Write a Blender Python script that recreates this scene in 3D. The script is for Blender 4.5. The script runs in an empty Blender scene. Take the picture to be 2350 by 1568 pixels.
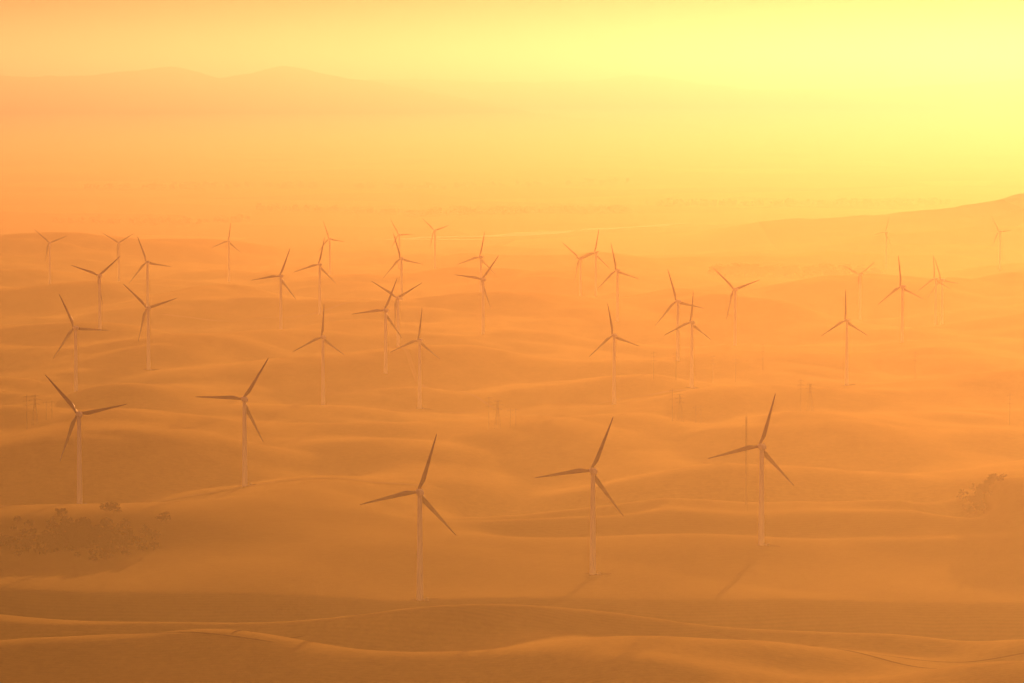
import bpy, bmesh, math, random, numpy as np
from mathutils import Vector, Matrix
random.seed(4); rng=np.random.RandomState(7)
sc=bpy.context.scene
COL=sc.collection
H=330.0; PITCH=math.atan(584/8812.0)

# ---------------------------------------------------------------- noise / terrain
PERM=rng.permutation(512); GR=rng.rand(512)*2*math.pi
def gn(x,y):
    xi=np.floor(x).astype(int); yi=np.floor(y).astype(int)
    xf=x-xi; yf=y-yi
    def g(i,j,dx,dy):
        a=GR[(PERM[(i&511)]+j*57)&511]
        return np.cos(a)*dx+np.sin(a)*dy
    u=xf*xf*xf*(xf*(xf*6-15)+10); v=yf*yf*yf*(yf*(yf*6-15)+10)
    a=g(xi,yi,xf,yf); b=g(xi+1,yi,xf-1,yf); c=g(xi,yi+1,xf,yf-1); d=g(xi+1,yi+1,xf-1,yf-1)
    return (a+(b-a)*u)*(1-v)+(c+(d-c)*u)*v
def sst(a,b,x):
    t=np.clip((x-a)/(b-a),0,1); return t*t*(3-2*t)

# x, y, ground height, blade phase, yaw, size class
TURB=[(-58,2404,8,70,15,0),(53,2503,10,65,15,0),(172,2634,14,71,15,0),(-320,2828,21,128,20,0),(-209,2990,19,55,20,0),
(-445,3908,19,113,27,0),(-400,4215,21,134,27,0),(-190,3852,7,83,27,1),(-94,3899,6,80,27,1),(103,3862,10,98,25,1),
(191,4068,11,82,25,1),(359,4108,9,88,25,1),(-137,4156,20,64,25,0),(-136,4574,11,146,25,0),(-36,4791,23,49,27,0),
(189,4366,18,105,27,0),(271,4654,16,135,25,0),(476,4675,20,93,27,0),(604,5383,-16,108,30,1),(586,5303,-2,91,30,1),
(508,5594,-15,32,28,1),(-292,4843,24,66,24,0),(-263,5247,21,74,27,0),(-512,4762,28,38,25,0),(-507,5336,20,108,27,0),
(-661,6451,-2,147,26,1),(-760,6309,4,137,26,1),(-488,6616,-7,79,27,1),(-317,6679,-3,108,30,1),(-208,7096,-14,119,32,1),
(-159,5525,16,105,27,0),(-141,7029,-2,135,30,1),(-46,5664,12,75,28,0),(104,5819,-2,137,25,0),(130,5950,6,76,28,0),
(141,5125,17,100,28,0),(718,7361,-20,66,40,1),(877,6897,2,120,38,1)]
TX=np.array([t[0] for t in TURB],float); TY=np.array([t[1] for t in TURB],float); TZ=np.array([t[2] for t in TURB],float)

def base_h(x,y):
    hill=sst(9000,7600,y)
    tr=-30+45*sst(8600,5600,y)
    wx=x+60*gn(x/400+9,y/500+3); wy=y+70*gn(x/450+2,y/450+8)
    n1=gn(wx/600+.3,wy/500+.7); n2=gn((wx+.35*wy)/360+5.3,(wy-.2*wx)/400+1.7); n3=gn((wx-.45*wy)/190+2.3,wy/270+6.7); n4=gn(wx/70+2.3,wy/85+6.7)
    wx2=x+25*gn(x/120+3,y/120+1)+.3*y; n5=gn(wx2/120+7.3,(y-.3*x)/200+2.7)
    z=tr+hill*(36*n1+ 44*(np.sqrt(n2*n2+.0016)-.22)+ 14*n3+2.0*n4*(.5+n3)+ 7*(np.sqrt(n5*n5+.0006)-.2)*sst(2700,3000,y)+3)
    # broad shaded slope rising away behind the nearest crest
    zn=np.interp(y,[2330,2404,2503,2634,2740,2860],[-6,7,10,14,21,27])+13*gn(wx/240+1.1,wy/230)+4*n3
    wn=.75*sst(2290,2340,y)*sst(2930,2780,y); z=z*(1-wn)+zn*wn
    z-=19*np.exp(-((y-2312-10*np.sin(x/70))/46)**2)
    z-=10*np.exp(-((y-2738)/42)**2)*sst(-80,20,x)*sst(400,330,x)
    fore=19-.058*(y-2030)+27*gn(wx/175+4.2,y/150+.3)+.5*n4+1.8*gn(x/80,y/70+3)+5*(np.sqrt(n5*n5+.001)-.2)
    crest=2222+26*np.sin(x/85+1)+11*np.sin(x/37)
    wf=sst(crest+32,crest-25,y); z=z*(1-wf)+fore*wf
    z-=28*np.exp(-((y-2985)/75)**2)*sst(-120,60,x)*sst(420,300,x)
    cr=np.interp(x,[-66,73,115,176,218,296,344],[0,10,19,15.5,18.5,15,-14])
    wgt=np.exp(-((y-2850)/55)**2)*sst(-110,-40,x)*sst(370,330,x)
    z=z*(1-wgt)+cr*wgt
    # level shelf where the windbreak stands
    ws=np.exp(-((x-530)/260)**4-((y-6950)/300)**4); z=z*(1-ws)+(-14+.2*z)*ws
    z+=42*np.exp(-((x+980)/470)**2-((y-8000)/520)**2)*(1+.25*gn(x/260,y/300))
    z+=np.interp(x,[330,450,590,945,1100,1200,1600,2500,4000],[0,16,46,66,84,104,150,120,60])*np.exp(-((y-9000-.2*(x-900))/560)**2)*(1+.16*gn(x/300,y/300)+.09*gn(x/90,y/120)+.05*gn(x/35,y/60))
    z+=np.interp(x,[500,800,1100,1500],[0,22,46,40])*np.exp(-((y-8250)/240)**2)*(1+.3*gn(x/200,y/200+4))
    z+=(1-hill)*.5*gn(x/300,y/500)
    return z
RES=TZ-base_h(TX,TY)
def hfun(x,y):
    x=np.asarray(x,float); y=np.asarray(y,float)
    z=base_h(x,y)
    num=np.zeros_like(z); den=np.full_like(z,.1)
    for i in range(len(TX)):
        w=np.exp(-((x-TX[i])/95)**2-((y-TY[i])/95)**2)
        num+=w*RES[i]; den+=w
    return z+num/den
def h1(x,y): return float(hfun(np.array([x]),np.array([y]))[0])

# ---------------------------------------------------------------- helpers
def newmat(name):
    m=bpy.data.materials.new(name); m.use_nodes=True
    return m,m.node_tree,m.node_tree.nodes["Principled BSDF"]
def L(nt,a,b): nt.links.new(a,b)
def noise(nt,vec,scale,detail=4,rough=.55):
    n=nt.nodes.new("ShaderNodeTexNoise"); n.inputs["Scale"].default_value=scale; n.inputs["Detail"].default_value=detail; n.inputs["Roughness"].default_value=rough
    if vec is not None: L(nt,vec,n.inputs["Vector"])
    return n
def ramp(nt,fac,stops):
    r=nt.nodes.new("ShaderNodeValToRGB"); e=r.color_ramp.elements
    while len(e)<len(stops): e.new(.5)
    for k,(p,c) in enumerate(stops): e[k].position=p; e[k].color=(*c,1)
    L(nt,fac,r.inputs[0]); return r
def mixc(nt,fac,a,b,mode='MIX'):
    m=nt.nodes.new("ShaderNodeMix"); m.data_type='RGBA'; m.blend_type=mode
    for s,v in ((0,fac),(6,a),(7,b)):
        if isinstance(v,(int,float)): m.inputs[s].default_value=v
        elif isinstance(v,tuple): m.inputs[s].default_value=(*v,1)
        else: L(nt,v,m.inputs[s])
    return m.outputs[2]
def math_(nt,op,a,b=None):
    m=nt.nodes.new("ShaderNodeMath"); m.operation=op
    for s,v in ((0,a),(1,b)):
        if v is None: continue
        if isinstance(v,(int,float)): m.inputs[s].default_value=v
        else: L(nt,v,m.inputs[s])
    return m.outputs[0]
def mrange(nt,v,a,b,c=0,d=1):
    m=nt.nodes.new("ShaderNodeMapRange"); m.interpolation_type='SMOOTHSTEP'
    for s,q in ((1,a),(2,b),(3,c),(4,d)): m.inputs[s].default_value=q
    L(nt,v,m.inputs[0]); return m.outputs[0]
def coords(nt,scale=(1,1,1),kind="Object"):
    t=nt.nodes.new("ShaderNodeTexCoord"); mp=nt.nodes.new("ShaderNodeMapping"); mp.inputs["Scale"].default_value=scale
    L(nt,t.outputs[kind],mp.inputs[0]); return mp.outputs[0]
def mesh(name,v,f,mats,smooth=True):
    me=bpy.data.meshes.new(name); me.from_pydata(v,[],f)
    for m in (mats if isinstance(mats,(list,tuple)) else [mats]): me.materials.append(m)
    if smooth: me.polygons.foreach_set("use_smooth",[True]*len(me.polygons))
    me.update(); return me
def obj(name,data,parent=None,loc=None,**kw):
    o=bpy.data.objects.new(name,data); COL.objects.link(o)
    if parent: o.parent=parent
    if loc is not None: o.location=loc
    for k,v in kw.items(): o[k]=v
    return o

# ---------------------------------------------------------------- materials
gm,nt,bs=newmat("dry_grass_ground")
v1=coords(nt)
big=noise(nt,coords(nt,(1,1,1)),.0035,3); med=noise(nt,coords(nt,(1,.5,1)),.016,5); fine=noise(nt,v1,.2,6,.7)
c=ramp(nt,big.outputs[0],[(.32,(.15,.108,.022)),(.5,(.27,.20,.042)),(.66,(.40,.305,.07))]).outputs[0]
c=mixc(nt,.55,c,ramp(nt,med.outputs[0],[(.35,(.14,.103,.022)),(.65,(.42,.32,.08))]).outputs[0])
c=mixc(nt,.3,c,ramp(nt,fine.outputs[0],[(.3,(.12,.09,.02)),(.7,(.47,.355,.09))]).outputs[0])
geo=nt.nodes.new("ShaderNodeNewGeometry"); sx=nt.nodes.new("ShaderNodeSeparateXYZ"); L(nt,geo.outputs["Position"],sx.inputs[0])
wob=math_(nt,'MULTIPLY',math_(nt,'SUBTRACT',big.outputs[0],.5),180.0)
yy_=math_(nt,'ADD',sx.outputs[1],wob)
slope_shade=math_(nt,'MULTIPLY',mrange(nt,yy_,2225,2275),mrange(nt,yy_,3050,2800))
c=mixc(nt,math_(nt,'MULTIPLY',slope_shade,.9),c,mixc(nt,1.0,c,(.34,.37,.40),'MULTIPLY'))  # shade of the slope behind the crest deepened in the ground colour
vo=nt.nodes.new("ShaderNodeTexVoronoi"); vo.inputs["Scale"].default_value=.0016; vo.inputs["Randomness"].default_value=.8
L(nt,coords(nt,(1,.8,0)),vo.inputs["Vector"])
sp=nt.nodes.new("ShaderNodeSeparateColor"); L(nt,vo.outputs["Color"],sp.inputs[0])
fld=ramp(nt,sp.outputs[0],[(0,(.05,.04,.02)),(.45,(.22,.16,.07)),(.8,(.42,.31,.15)),(1,(.55,.43,.22))]).outputs[0]
c=mixc(nt,mrange(nt,sx.outputs[1],7800,9500),c,fld)
wv=nt.nodes.new("ShaderNodeTexWave"); wv.inputs["Scale"].default_value=.07; wv.inputs["Distortion"].default_value=25; wv.inputs["Detail"].default_value=2; wv.inputs["Detail Scale"].default_value=.08
wv.bands_direction='Y'; L(nt,v1,wv.inputs["Vector"])
c=mixc(nt,.09,c,ramp(nt,wv.outputs[0],[(.3,(.13,.09,.035)),(.7,(.33,.23,.1))]).outputs[0])
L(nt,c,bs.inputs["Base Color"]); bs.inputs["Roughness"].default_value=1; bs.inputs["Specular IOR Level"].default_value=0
bs.inputs["Sheen Weight"].default_value=.36; bs.inputs["Sheen Roughness"].default_value=.42; bs.inputs["Sheen Tint"].default_value=(1,.74,.3,1)
bp=nt.nodes.new("ShaderNodeBump"); bp.inputs["Strength"].default_value=.45; bp.inputs["Distance"].default_value=1.0
L(nt,fine.outputs[0],bp.inputs["Height"]); L(nt,bp.outputs[0],bs.inputs["Normal"])

def simple(name,a,b,scale,rough=.8,spec=.2,bump=0):
    m,nt,bs=newmat(name); n=noise(nt,coords(nt),scale,5)
    L(nt,ramp(nt,n.outputs[0],[(.35,a),(.65,b)]).outputs[0],bs.inputs["Base Color"])
    bs.inputs["Roughness"].default_value=rough; bs.inputs["Specular IOR Level"].default_value=spec
    if bump:
        bp=nt.nodes.new("ShaderNodeBump"); bp.inputs["Strength"].default_value=bump; L(nt,n.outputs[0],bp.inputs["Height"]); L(nt,bp.outputs[0],bs.inputs["Normal"])
    return m
M_track=simple("dirt_track",(.15,.10,.032),(.22,.15,.05),.3,1,0,.3)
M_pale=simple("pale_gravel",(.38,.285,.12),(.50,.38,.17),.5,1,0,.3)
M_pad=simple("worn_gravel",(.15,.11,.045),(.23,.17,.07),.5,1,0,.3)
M_white=simple("white_turbine_paint",(.82,.81,.79),(.86,.85,.83),.02,.6,.2)
M_blade=simple("backlit_blade_gelcoat",(.17,.17,.16),(.21,.21,.195),.2,.4,.4)  # white blades darkened in base colour so they read as backlit
M_grey=simple("grey_metal",(.4,.4,.39),(.5,.5,.48),1,.5,.3)
M_dark=simple("weathered_steel",(.13,.12,.095),(.19,.17,.14),1,.7,.2)
M_green=simple("green_cabinet_paint",(.26,.25,.18),(.32,.30,.22),1,.6,.3)
M_bark=simple("bark",(.05,.035,.025),(.09,.065,.045),2,1,0,.5)
M_leaf=simple("dark_foliage",(.035,.031,.010),(.052,.044,.015),.3,.95,0)
M_mount=simple("mountain_scrub",(.10,.085,.05),(.18,.14,.08),.0006,1,0,.4)
mw,nt,bs=newmat("river_water"); bs.inputs["Base Color"].default_value=(.10,.10,.08,1); bs.inputs["Roughness"].default_value=.24
n=noise(nt,coords(nt,(1,3,1)),.05,3); bp=nt.nodes.new("ShaderNodeBump"); bp.inputs["Strength"].default_value=.15; L(nt,n.outputs[0],bp.inputs["Height"]); L(nt,bp.outputs[0],bs.inputs["Normal"])

# ---------------------------------------------------------------- ground sheet
ys=np.concatenate([np.linspace(300,2000,40,endpoint=False),np.linspace(2000,5200,480,endpoint=False),np.linspace(5200,10500,330,endpoint=False),10500*(80000/10500)**np.linspace(0,1,70)])
us=np.linspace(-1,1,460)
Y,U=np.meshgrid(ys,us,indexing='ij'); X=U*(320+.21*Y)
Z=hfun(X,Y); nr,ncol=X.shape
verts=np.stack([X,Y,Z],-1).reshape(-1,3)
idx=np.arange(nr*ncol).reshape(nr,ncol)
faces=np.stack([idx[:-1,:-1],idx[:-1,1:],idx[1:,1:],idx[1:,:-1]],-1).reshape(-1,4)
me=bpy.data.meshes.new("ground"); me.vertices.add(len(verts)); me.vertices.foreach_set("co",verts.ravel())
me.loops.add(faces.size); me.loops.foreach_set("vertex_index",faces.ravel())
me.polygons.add(len(faces)); me.polygons.foreach_set("loop_start",np.arange(0,faces.size,4)); me.polygons.foreach_set("loop_total",np.full(len(faces),4))
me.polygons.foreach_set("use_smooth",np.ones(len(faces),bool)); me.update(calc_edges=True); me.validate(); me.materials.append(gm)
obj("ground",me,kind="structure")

# ---------------------------------------------------------------- draped strips
def strip(name,pts,width,mat,lift=.3,level=None,step=4,jit=0):
    P=np.array(pts,float); seg=np.r_[0,np.cumsum(np.hypot(*np.diff(P,axis=0).T))]
    n=max(3,int(seg[-1]/step)); t=np.linspace(0,seg[-1],n)
    x=np.interp(t,seg,P[:,0]); y=np.interp(t,seg,P[:,1])
    k=np.ones(9)/9
    for _ in range(3):
        xp=np.r_[np.full(4,x[0]),x,np.full(4,x[-1])]; yp=np.r_[np.full(4,y[0]),y,np.full(4,y[-1])]
        x=np.convolve(xp,k,'valid'); y=np.convolve(yp,k,'valid')
    dx=np.gradient(x); dy=np.gradient(y); l=np.hypot(dx,dy)+1e-6; nx=-dy/l; ny=dx/l
    wl=width/2*np.clip(1+jit*gn(t/(width*3)+5,t*0+.5)*2,.03,3); wr=width/2*np.clip(1+jit*gn(t/(width*2.5)+15,t*0+3.5)*2,.03,3)
    taper=np.clip(np.minimum(np.arange(n),n-1-np.arange(n))/8,0.05,1); wl=wl*taper; wr=wr*taper
    v=[];f=[]
    cols=[-1,-.33,.33,1]
    for c in cols:
        ww=wl if c<0 else wr
        xx=x+nx*ww*c; yy=y+ny*ww*c
        zz=hfun(xx,yy)+lift if level is None else np.full(n,level)
        v.append(np.stack([xx,yy,zz],-1))
    v=np.stack(v,1).reshape(-1,3).tolist()
    for i in range(n-1):
        for j in range(3): a=i*4+j; f.append((a,a+4,a+5,a+1))
    return obj(name,mesh(name,v,f,mat),kind="structure")
strip("dirt_track",[(-420,2186),(-296,2194),(-258,2184),(-195,2180),(-155,2194),(-110,2216)],3,M_track)
strip("dirt_track",[(110,2262),(137,2230),(162,2202),(190,2165),(225,2125),(258,2085),(290,2050)],3,M_track)
strip("dirt_track",[(190,2165),(240,2158),(296,2164),(360,2190)],2.5,M_track)
strip("dirt_track",[(-160,2110),(-150,2125),(-156,2140),(-146,2155),(-120,2170),(-90,2200)],2.5,M_track)
strip("dirt_track",[(-330,2150),(-270,2135),(-215,2142),(-175,2120),(-120,2100)],2.5,M_track)
strip("dirt_road",[(-430,2760),(-370,2773),(-345,2831),(-333,2900),(-310,2950),(-261,2963),(-208,2980),(-144,3000),(-60,3080)],6,M_pale)
strip("dirt_road",[(-160,4420),(-119,4296),(-100,4104),(-43,3985),(-11,3883),(78,3905),(172,4043),(244,4091),(420,4070),(600,4150)],5,M_pale)
strip("dirt_road",[(-500,3850),(-440,3890),(-300,3860),(-185,3840),(-90,3885),(100,3848),(190,4050)],4,M_pale)
strip("dirt_road",[(-500,5300),(-300,5200),(-150,5480),(-40,5640),(140,5600),(300,5750)],6,M_pale)
LV=-28.6
strip("river",[(-330,9010),(-182,9144),(0,9340),(170,9647),(453,10111),(540,10130)],62,mw,level=LV,step=15,jit=1.2)
strip("river",[(-420,9050),(-200,9080),(-60,9040),(40,9020)],30,mw,level=LV+.05,step=15,jit=.8)
strip("canal",[(-1550,12950),(-1400,13100),(-1250,13120),(-1150,13080)],60,mw,level=LV,step=40,jit=.9)
strip("canal",[(-350,19600),(0,19720),(150,19700)],120,mw,level=LV,step=60,jit=.9)
strip("canal",[(1400,11900),(1500,12060),(1650,12000)],50,mw,level=LV,step=40,jit=.9)

# ---------------------------------------------------------------- mountains
def mountains(px,py,D,depth,seed):
    xs=np.linspace(px[0],px[-1],700); k=D/8812.0
    top=330-(np.interp(xs,px,py)-200)*k; wx=(xs-1175)*k
    top=top+16*gn(wx/900+seed,wx*0+.3)+20*gn(wx/330+seed,wx*0+1.3)+12*gn(wx/130+seed,wx*0+2.3)+6*gn(wx/55+seed,wx*0+4.3)
    v=[];f=[];m=24
    for j in range(m):
        t=-1+2*j/(m-1); prof=math.cos(t*math.pi/2)**1.3
        yy=D+t*depth
        er=1+ (1-prof)*(.5*gn(wx/700+seed,wx*0+t*2.5)+.25*gn(wx/250+seed,wx*0+t*5))
        zz=-40+(top+40)*prof*er
        v+=np.stack([wx,np.full_like(wx,yy),zz],-1).tolist()
    for j in range(m-1):
        for i in range(699):
            a=j*700+i; f.append((a,a+1,a+701,a+700))
    obj("mountain_range",mesh("mountain_range",v,f,M_mount),kind="structure")
mountains([-1400,-900,-400,0,70,130,200,280,340,405,450,510,580,645,700,760,830,950,1100,1300,1600],
          [180,168,176,174,177,179,172,163,160,157,164,181,165,151,159,173,186,203,235,270,285],32000,2600,3.1)
mountains([-1400,0,300,830,1000,1130,1240,1350,1460,1510,1560,1700,1900,2100,2250,2400,2700,3200,3900],
          [195,195,190,182,181,190,188,183,172,178,187,204,206,198,188,180,184,188,193],40000,3500,11.7)

# ---------------------------------------------------------------- wind turbines
def ring(v,n,fn):
    s=len(v)
    for i in range(n): v.append(fn(2*math.pi*i/n))
    return s
def loft(rings,n,v,f,cap=True):
    for a,b in zip(rings[:-1],rings[1:]):
        for i in range(n):
            j=(i+1)%n; f.append((a+i,a+j,b+j,b+i))
    if cap: f.append(tuple(rings[0]+i for i in range(n))[::-1]); f.append(tuple(rings[-1]+i for i in range(n)))
def tower_mesh(h,rb,rt):
    v=[];f=[];rg=[];n=32
    prof=[(-2,rb+.02),(0,rb+.01)]+[(h*k/12,rb+(rt-rb)*(k/12)**.95) for k in range(1,13)]
    for z,r in prof: rg.append(ring(v,n,lambda a,r=r,z=z:(r*math.cos(a),r*math.sin(a),z)))
    loft(rg,n,v,f,False); return mesh("tower",v,f,M_white)
def blade_mesh(R):
    v=[];f=[];rg=[];n=14
    st=[(.9,1.9,1.9,0),(2.2,1.9,1.9,0),(3.6,2.1,1.7,10),(5.5,2.7,1.3,13),(7.5,3.15,1.0,12),(9.5,3.1,.8,10),(13,2.75,.6,7),(18,2.25,.45,4),(24,1.75,.32,2),(30,1.25,.22,1),(34.5,.9,.15,0),(37,.6,.1,0),(38.2,.3,.05,0)]
    s=R/38.5
    for r,c,t,tw in st:
        r*=s;c*=s;t*=s; a0=math.radians(tw)
        def fn(a,r=r,c=c,t=t,a0=a0):
            u=math.cos(a); w=math.sin(a)
            x=-.95*s+c*(.5+.5*u) if c>1.91*s or r>4*s else c*.5*u
            y=t*.5*w*(1-.35*u)
            y+= 1.1*s*(r/(38.5*s))**2
            return (x*math.cos(a0)-y*math.sin(a0), x*math.sin(a0)+y*math.cos(a0), r)
        rg.append(ring(v,n,fn))
    loft(rg,n,v,f); return mesh("blade",v,f,M_blade)
def nacelle_mesh(s):
    v=[];f=[];rg=[];n=20
    st=[(-5.6,1.0,1.1,-.1),(-5.4,1.35,1.45,0),(-3.5,1.65,1.75,.05),(0,1.75,1.9,.1),(2.2,1.7,1.85,.1),(3.0,1.35,1.45,0),(3.3,1.1,1.1,0)]
    for y,w,h,dz in st:
        def fn(a,y=y,w=w,h=h,dz=dz):
            ca,sa=math.cos(a),math.sin(a); p=.45
            return (s*w*math.copysign(abs(ca)**p,ca), s*y, s*(1.6+dz+h*math.copysign(abs(sa)**p,sa)))
        rg.append(ring(v,n,fn))
    loft(rg,n,v,f)
    return mesh("nacelle",v,f,M_white)
def rods(name,segs,mat,n=5):
    v=[];f=[]
    for p,q,r in segs:
        p=Vector(p);q=Vector(q); d=(q-p).normalized(); a=d.orthogonal().normalized(); b=d.cross(a); rg=[]
        for c in (p,q): rg.append(ring(v,n,lambda t,c=c:tuple(c+a*r*math.cos(t)+b*r*math.sin(t))))
        loft(rg,n,v,f)
    return mesh(name,v,f,mat)
def mast_mesh(s):
    return rods("weather_mast",[((-.6*s,-4.6*s,3.2*s),(-.6*s,-4.6*s,5.0*s),.09*s),((.6*s,-4.6*s,3.2*s),(.6*s,-4.6*s,5.0*s),.09*s),((-.8*s,-4.6*s,4.4*s),(.8*s,-4.6*s,4.4*s),.07*s)],M_grey,6)
def hub_mesh(s):
    v=[];f=[];rg=[];n=24
    for y,r in [(-1.3,1.15),(-1.0,1.5),(0,1.65),(.8,1.5),(1.5,1.1),(2.0,.6),(2.2,.12)]:
        rg.append(ring(v,n,lambda a,y=y,r=r:(s*r*math.cos(a),s*y,s*r*math.sin(a))))
    loft(rg,n,v,f); return mesh("rotor_hub",v,f,M_white)
def door_mesh():
    v=[];f=[];n=8; r=2.19
    for z in (1.2,3.4):
        for i in range(n+1):
            a=-math.pi/2-.25+.5*i/n
            v.append((r*math.cos(a),r*math.sin(a),z)); v.append(((r-.15)*math.cos(a),(r-.15)*math.sin(a),z))
    m=2*(n+1)
    for i in range(n): a=2*i; f+=[(a,a+2,a+2+m,a+m),(a,a+1,a+3,a+2),(a+m,a+2+m,a+3+m,a+1+m)]
    for k in range(4):
        y0=-2.2-.35*(4-k)-.2; z1=.3*(k+1); b=len(v)
        for (x,yy,z) in [(-.6,y0,0),(.6,y0,0),(.6,y0+.36,0),(-.6,y0+.36,0),(-.6,y0,z1),(.6,y0,z1),(.6,y0+.36,z1),(-.6,y0+.36,z1)]: v.append((x,yy,z))
        f+=[(b,b+1,b+5,b+4),(b+1,b+2,b+6,b+5),(b+2,b+3,b+7,b+6),(b+3,b,b+4,b+7),(b+4,b+5,b+6,b+7)]
    return mesh("door",v,f,M_grey,False)
KIT={}
for k,(R,ht) in enumerate([(38.5,68.5),(33.5,70.0)]):
    s=R/38.5
    KIT[k]=dict(R=R,h=ht-1.7*s,s=s,tower=tower_mesh(ht-1.7*s,2.15,1.4*s),blade=blade_mesh(R),nac=nacelle_mesh(s),hub=hub_mesh(s),mast=mast_mesh(s),door=door_mesh())
for i,(x,y,z,ph,yaw,k) in enumerate(TURB):
    K=KIT[k]; z0=h1(x,y)-.25
    e=obj("wind_turbine",None,loc=(x,y,z)); e.empty_display_size=5
    e.location=(x,y,z0)
    e["label"]=("white three-bladed wind turbine with gravel pad on rolling dry hills" if i<7 else "white three-bladed wind turbine fading into golden haze on hills") if k==0 else "slim white three-bladed wind turbine rising from hazy dry hills"
    e["category"]="wind turbine"; e["group"]="wind turbines across the hills"
    tw=obj("tower",K["tower"],e)
    if i<12: d=obj("door",K["door"],tw); d.rotation_euler[2]=1.4
    na=obj("nacelle",K["nac"],e,(0,0,K["h"])); na.rotation_euler=(0,0,math.radians(yaw))
    if i<15: obj("weather_mast",K["mast"],na)
    hb=obj("rotor_hub",K["hub"],e); a=math.radians(yaw); s=K["s"]
    hb.location=(-4.5*s*math.sin(a),4.5*s*math.cos(a),K["h"]+1.65*s); hb.rotation_euler=(0,0,a)
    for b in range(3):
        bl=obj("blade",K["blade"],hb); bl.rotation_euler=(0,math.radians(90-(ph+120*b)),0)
    if i<12:
        n=28; v=[(x,y,h1(x,y)+.22)]; f=[]
        for q in range(n):
            t=2*math.pi*q/n; r=6+2.0*math.sin(3*t+i)+random.random(); v.append((x+r*1.2*math.cos(t)+3,y+r*math.sin(t),h1(x+r*1.2*math.cos(t)+3,y+r*math.sin(t))+.22))
        for q in range(n): f.append((0,1+q,1+(q+1)%n))
        obj("gravel_pad",mesh("gravel_pad",v,f,M_pad),kind="structure")
    if i<5:
        bm=bmesh.new()
        for sc3,tr3 in [((1.8,1.6,1.5),(0,0,.9)),((2.2,2.0,.3),(0,0,0)),((1.5,.3,1.0),(0,.95,.95))]:
            r2=bmesh.ops.create_cube(bm,size=1); bmesh.ops.scale(bm,vec=sc3,verts=r2["verts"]); bmesh.ops.translate(bm,vec=tr3,verts=r2["verts"])
        m2=bpy.data.meshes.new("transformer_cabinet"); bm.to_mesh(m2); bm.free(); m2.materials.append(M_green)
        obj("transformer_cabinet",m2,loc=(x+4.5,y-2,h1(x+4.5,y-2)+.2),label="small green transformer cabinet on gravel beside turbine tower",category="transformer cabinet",group="transformer cabinets at turbine bases")

# ---------------------------------------------------------------- lattice things
segs=[];hm=67;tri=[(.6*math.cos(2.094*i),.6*math.sin(2.094*i)) for i in range(3)]
for i in range(3):
    a=tri[i];b=tri[(i+1)%3]; segs.append(((*a,0),(*a,hm),.12))
    for k in range(40):
        z=k*hm/40; segs.append(((*a,z),(*b,z+hm/40),.05)); segs.append(((*a,z),(*b,z),.05))
segs.append(((0,0,hm),(0,0,hm+3),.06)); segs+=[((0,0,20+20*k),(-2.5,0,20+20*k),.07) for k in range(3)]
mst=obj("measuring_mast",None,loc=(176,2875,h1(176,2875)-.2),label="tall thin guyed lattice measuring mast on ridge crest",category="mast")
obj("lattice_shaft",rods("lattice_shaft",segs,M_dark),mst)
gx=[]
for k in range(3):
    t=2.094*k+.5; p=(38*math.cos(t),38*math.sin(t)); zz=h1(176+p[0],2875+p[1])-h1(176,2875)
    for hh in (25,45,64): gx.append(((0,0,hh),(p[0],p[1],zz),.02))
obj("guy_wires",rods("guy_wires",gx,M_dark),mst)
pole=rods("pole",[((0,0,-1),(0,0,15),.24),((0,0,15),(0,0,31),.15)],M_dark)
arms=rods("crossarms",[((-3.2,0,z),(3.2,0,z+.3),.1) for z in (21,25,29)]+[((sx_*3.1,0,z),(sx_*3.1,0,z-1.2),.07) for z in (21,25,29) for sx_ in(-1,1)],M_dark)
def lat(h,wb,wt):
    s=[]
    def c(k,z):
        wdt=wb+(wt-wb)*min(1,z/(h*.7)); return ((1 if k in(0,1) else -1)*wdt/2,(1 if k in(1,2) else -1)*wdt/2,z)
    lv=[0,.18,.34,.48,.6,.7,.8,.9,1]
    for k in range(4):
        for a,b in zip(lv[:-1],lv[1:]):
            s.append((c(k,a*h),c(k,b*h),.09)); s.append((c(k,a*h),c((k+1)%4,b*h),.045)); s.append((c((k+1)%4,a*h),c(k,b*h),.045)); s.append((c(k,b*h),c((k+1)%4,b*h),.045))
    return s
PYL=rods("lattice_body",lat(26,5,1.4),M_dark)
PYA=rods("crossarms",[((-w_,0,z),(w_,0,z),.1) for z,w_ in((18,4.5),(22,5.5),(25.5,3.8))]+[((s_*w_,0,z),(0,0,z+1.4),.06) for z,w_ in((18,4.5),(22,5.5),(25.5,3.8)) for s_ in(-1,1)],M_dark)
HF=rods("frame",[((-2.6,0,-1),(-2.6,0,17),.15),((2.6,0,-1),(2.6,0,17),.15),((-5.5,0,15.5),(5.5,0,15.5),.12),((-2.6,0,8),(2.6,0,14),.07),((2.6,0,8),(-2.6,0,14),.07)]+[((s_,0,15.5),(s_,0,14),.09) for s_ in(-5,0,5)],M_dark)
for x,y in [(-424,3344),(-21,3470),(150,3582),(272,3605),(472,3628),(151,4082),(176,4110),(218,4155),(245,4193),(282,4304),(436,4143)]:
    e=obj("utility_pole",None,loc=(x,y,h1(x,y)-.3),label="slender dark utility pole with short crossarms on hillside",category="utility pole",group="utility poles crossing the hills"); e.rotation_euler[2]=.5
    obj("pole",pole,e); obj("crossarms",arms,e)
for x,y in [(-421,3377),(-13,3470),(158,3596),(281,3605)]:
    e=obj("transmission_pylon",None,loc=(x,y,h1(x,y)-.3),label="steel lattice transmission pylon on grassy hillside",category="pylon",group="transmission pylons"); e.rotation_euler[2]=.4
    obj("lattice_body",PYL,e); obj("crossarms",PYA,e)
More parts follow.
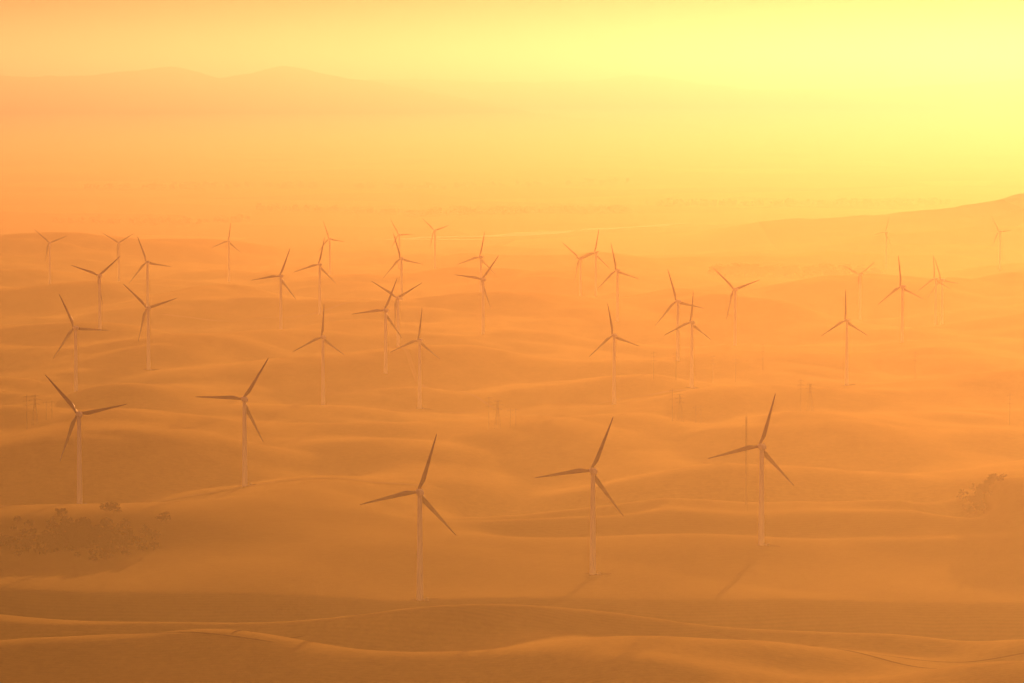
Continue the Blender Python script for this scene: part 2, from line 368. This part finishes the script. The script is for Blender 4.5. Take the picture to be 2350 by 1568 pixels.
for x,y in [(-411,3398),(1,3483),(176,3614)]:
    e=obj("power_line_frame",HF,loc=(x,y,h1(x,y)-.3),label="two-legged wooden power line frame on dry hillside",category="utility pole",group="wooden power line frames"); e.rotation_euler[2]=.3

# ---------------------------------------------------------------- trees
def crown_mesh(h,w,seed,nc=30,per=40):
    r=random.Random(seed); v=[];f=[]
    cl=[]
    for i in range(nc):
        t=r.random()*2*math.pi; rr=w*.5*math.sqrt(r.random()); zz=h*(.2+.75*r.random()*(1-.5*(rr/(w*.5))**2)); cl.append((rr*math.cos(t),rr*math.sin(t),zz,h*r.uniform(.09,.17)))
    for cx,cy,cz,cr in cl:
        for k in range(per):
            d=Vector((r.gauss(0,1),r.gauss(0,1),r.gauss(0,.8))).normalized()*cr*r.uniform(.5,1.1)
            c=Vector((cx,cy,cz))+d; s=r.uniform(.18,.38)*h/8
            a=Vector((r.gauss(0,1),r.gauss(0,1),r.gauss(0,1))).normalized(); b=a.orthogonal().normalized(); n=a.cross(b)
            i0=len(v); v+= [tuple(c+b*s),tuple(c+n*s*.7),tuple(c-b*s),tuple(c-n*s*.7)]; f.append((i0,i0+1,i0+2,i0+3))
    return mesh("crown",v,f,M_leaf,False)
def trunk_mesh(h,seed):
    r=random.Random(seed); v=[];f=[]
    def limb(p,q,r0,r1):
        p=Vector(p);q=Vector(q); d=(q-p).normalized(); a=d.orthogonal().normalized(); b=d.cross(a); rg=[]
        for c,rr in ((p,r0),((p+q)/2+a*.1,(r0+r1)/2),(q,r1)): rg.append(ring(v,7,lambda t,c=c,rr=rr:tuple(c+a*rr*math.cos(t)+b*rr*math.sin(t))))
        loft(rg,7,v,f)
    limb((0,0,-.5),(.2,.1,h*.4),h*.045,h*.03)
    for k in range(5):
        t=k*1.26+r.random(); limb((.2,.1,h*.36),(math.cos(t)*h*.28,math.sin(t)*h*.28,h*r.uniform(.6,.8)),h*.022,h*.006)
    return mesh("trunk",v,f,M_bark)
TREES=[(crown_mesh(9,9,s),trunk_mesh(9,s)) for s in range(5)]
def tree(x,y,sc_,lab,grp):
    c,t=random.choice(TREES); e=obj("tree",None,loc=(x,y,h1(x,y)-.2),label=lab,category="tree",group=grp)
    e.rotation_euler[2]=random.random()*6; e.scale=(sc_*random.uniform(.9,1.3),sc_*random.uniform(.9,1.3),sc_)
    obj("trunk",t,e); obj("crown",c,e)
for k in range(200):
    a=random.random()*6.28; r=abs(random.gauss(0,.5)); tree(-295+62*r*math.cos(a),2625+72*r*math.sin(a),random.uniform(.5,1.0),"dark round-crowned tree in a hillside grove","trees in the hillside grove")
for k in range(45):
    a=random.random()*6.28; r=abs(random.gauss(0,.5)); tree(352+28*r*math.cos(a),2885+60*r*math.sin(a),random.uniform(.45,.8),"dark tree clustered on a hill shoulder","trees on the hill shoulder")
for k in range(80):
    tree(random.uniform(370,670),7060+random.uniform(-70,90),random.uniform(1.5,2.3),"tall hazy tree in a long windbreak row","trees in the windbreak row")
def woodland(pts,width,n,seed,hh):
    r=random.Random(seed); P=np.array(pts,float); v=[];f=[]
    for k in range(n):
        t=r.random()*(len(P)-1); i=int(t); q=P[i]+(P[i+1]-P[i])*(t-i); x=q[0]+r.gauss(0,width); y=q[1]+r.gauss(0,width*1.5); z=h1(x,y); ht=hh*r.uniform(.6,1.3); wd=ht*r.uniform(.8,1.6)
        for m in range(26):
            a=r.random()*6.28; rr=wd*.5*math.sqrt(r.random()); zz=ht*r.random()*(1-.4*rr/wd); c=Vector((x+rr*math.cos(a),y+rr*math.sin(a),z+zz)); s=ht*r.uniform(.1,.2)
            d=Vector((r.gauss(0,1),r.gauss(0,1),r.gauss(0,1))).normalized(); b=d.orthogonal().normalized(); nn=d.cross(b); i0=len(v)
            v+=[tuple(c+b*s),tuple(c+nn*s),tuple(c-b*s),tuple(c-nn*s)]; f.append((i0,i0+1,i0+2,i0+3))
    obj("woodland",mesh("woodland",v,f,M_leaf,False),kind="stuff")
woodland([(-190,10900),(60,11000),(330,11050)],25,160,1,18)
woodland([(450,11700),(900,11600),(1300,11800)],30,130,2,19)
woodland([(-760,11300),(-450,11100),(-200,10700)],30,90,3,15)
woodland([(-1500,13500),(-900,13800),(-300,13600),(400,14300)],40,150,4,20)
woodland([(-1200,10200),(-900,10100),(-700,10350)],25,60,5,15)

# ---------------------------------------------------------------- haze (real scattering and absorbing air)
def haze(top,y0,dens,col,y1=90000):
    x0,x1,z0=-40000,40000,-300
    v=[(x,y,z) for z in(z0,top) for x,y in((x0,y0),(x1,y0),(x1,y1),(x0,y1))]
    f=[(3,2,1,0),(4,5,6,7),(0,1,5,4),(1,2,6,5),(2,3,7,6),(3,0,4,7)]
    mt=bpy.data.materials.new("haze"); mt.use_nodes=True; nt=mt.node_tree; nt.nodes.clear()
    ou=nt.nodes.new("ShaderNodeOutputMaterial"); s=nt.nodes.new("ShaderNodeVolumeScatter"); ab=nt.nodes.new("ShaderNodeVolumeAbsorption"); ad=nt.nodes.new("ShaderNodeAddShader")
    for q in (s,ab): q.inputs["Color"].default_value=(*col,1); q.inputs["Density"].default_value=dens
    s.inputs["Anisotropy"].default_value=.7
    nt.links.new(s.outputs[0],ad.inputs[0]); nt.links.new(ab.outputs[0],ad.inputs[1])
    nt.links.new(ad.outputs[0],ou.inputs["Volume"]); obj("haze",mesh("haze",v,f,mt,False),kind="structure")
haze(900,-3000,3.4e-5,(.9,.54,.52))
haze(130,-2980,13e-5,(1,1.0,.54))
haze(620,7300,6.4e-5,(.95,.68,.76),80000)

# ---------------------------------------------------------------- light, sky
EL=math.radians(4.8); AZ=math.radians(11)
l=bpy.data.lights.new("sun","SUN"); l.energy=5.0; l.angle=math.radians(.5); l.color=(1,.425,.125)
lo=obj("sun",l)
sd=Vector((math.sin(AZ)*math.cos(EL),math.cos(AZ)*math.cos(EL),math.sin(EL)))
lo.rotation_euler=sd.to_track_quat('Z','Y').to_euler()
wd=bpy.data.worlds.new("World"); sc.world=wd; wd.use_nodes=True; nt=wd.node_tree
bg=nt.nodes["Background"]; sk=nt.nodes.new("ShaderNodeTexSky"); sk.sky_type='NISHITA'; sk.sun_disc=False; sk.sun_elevation=EL; sk.sun_rotation=AZ
sk.dust_density=5
cc=mixc(nt,1.0,sk.outputs[0],(.95,.31,.44),'MULTIPLY')
nz=noise(nt,coords(nt,(4,4,110),"Generated"),1.0,3,.5)
cc=mixc(nt,1.0,cc,ramp(nt,nz.outputs[0],[(.3,(.85,.74,.66)),(.65,(1,1,1))]).outputs[0],'MULTIPLY')
# thin stratus deck just above the horizon
tc=nt.nodes.new("ShaderNodeTexCoord"); sz=nt.nodes.new("ShaderNodeSeparateXYZ"); L(nt,tc.outputs["Generated"],sz.inputs[0])
zz=math_(nt,'ADD',sz.outputs[2],math_(nt,'MULTIPLY',math_(nt,'SUBTRACT',nz.outputs[0],.5),.006))
cc=mixc(nt,math_(nt,'MULTIPLY',mrange(nt,zz,.014,.022),mrange(nt,zz,.2,.06)),cc,mixc(nt,1.0,cc,(.4,.12,.1),'MULTIPLY'))
cc=mixc(nt,1.0,cc,(4.2,1.6,.55),'ADD')
# warm sky fill opposite the sun, added to brighten the camera-facing towers
cc=mixc(nt,mrange(nt,sz.outputs[1],.1,-.7),cc,mixc(nt,1.0,cc,(11.0,5.2,2.6),'ADD'))
L(nt,cc,bg.inputs[0]); bg.inputs[1].default_value=.02

cam=bpy.data.cameras.new("camera"); cam.lens=135; cam.sensor_width=36; cam.clip_end=200000; cam.clip_start=1
co=obj("camera",cam,loc=(0,0,H)); co.rotation_euler=(math.pi/2-PITCH,0,0)
sc.camera=co
sc.view_settings.view_transform='Standard'; sc.view_settings.look='None'
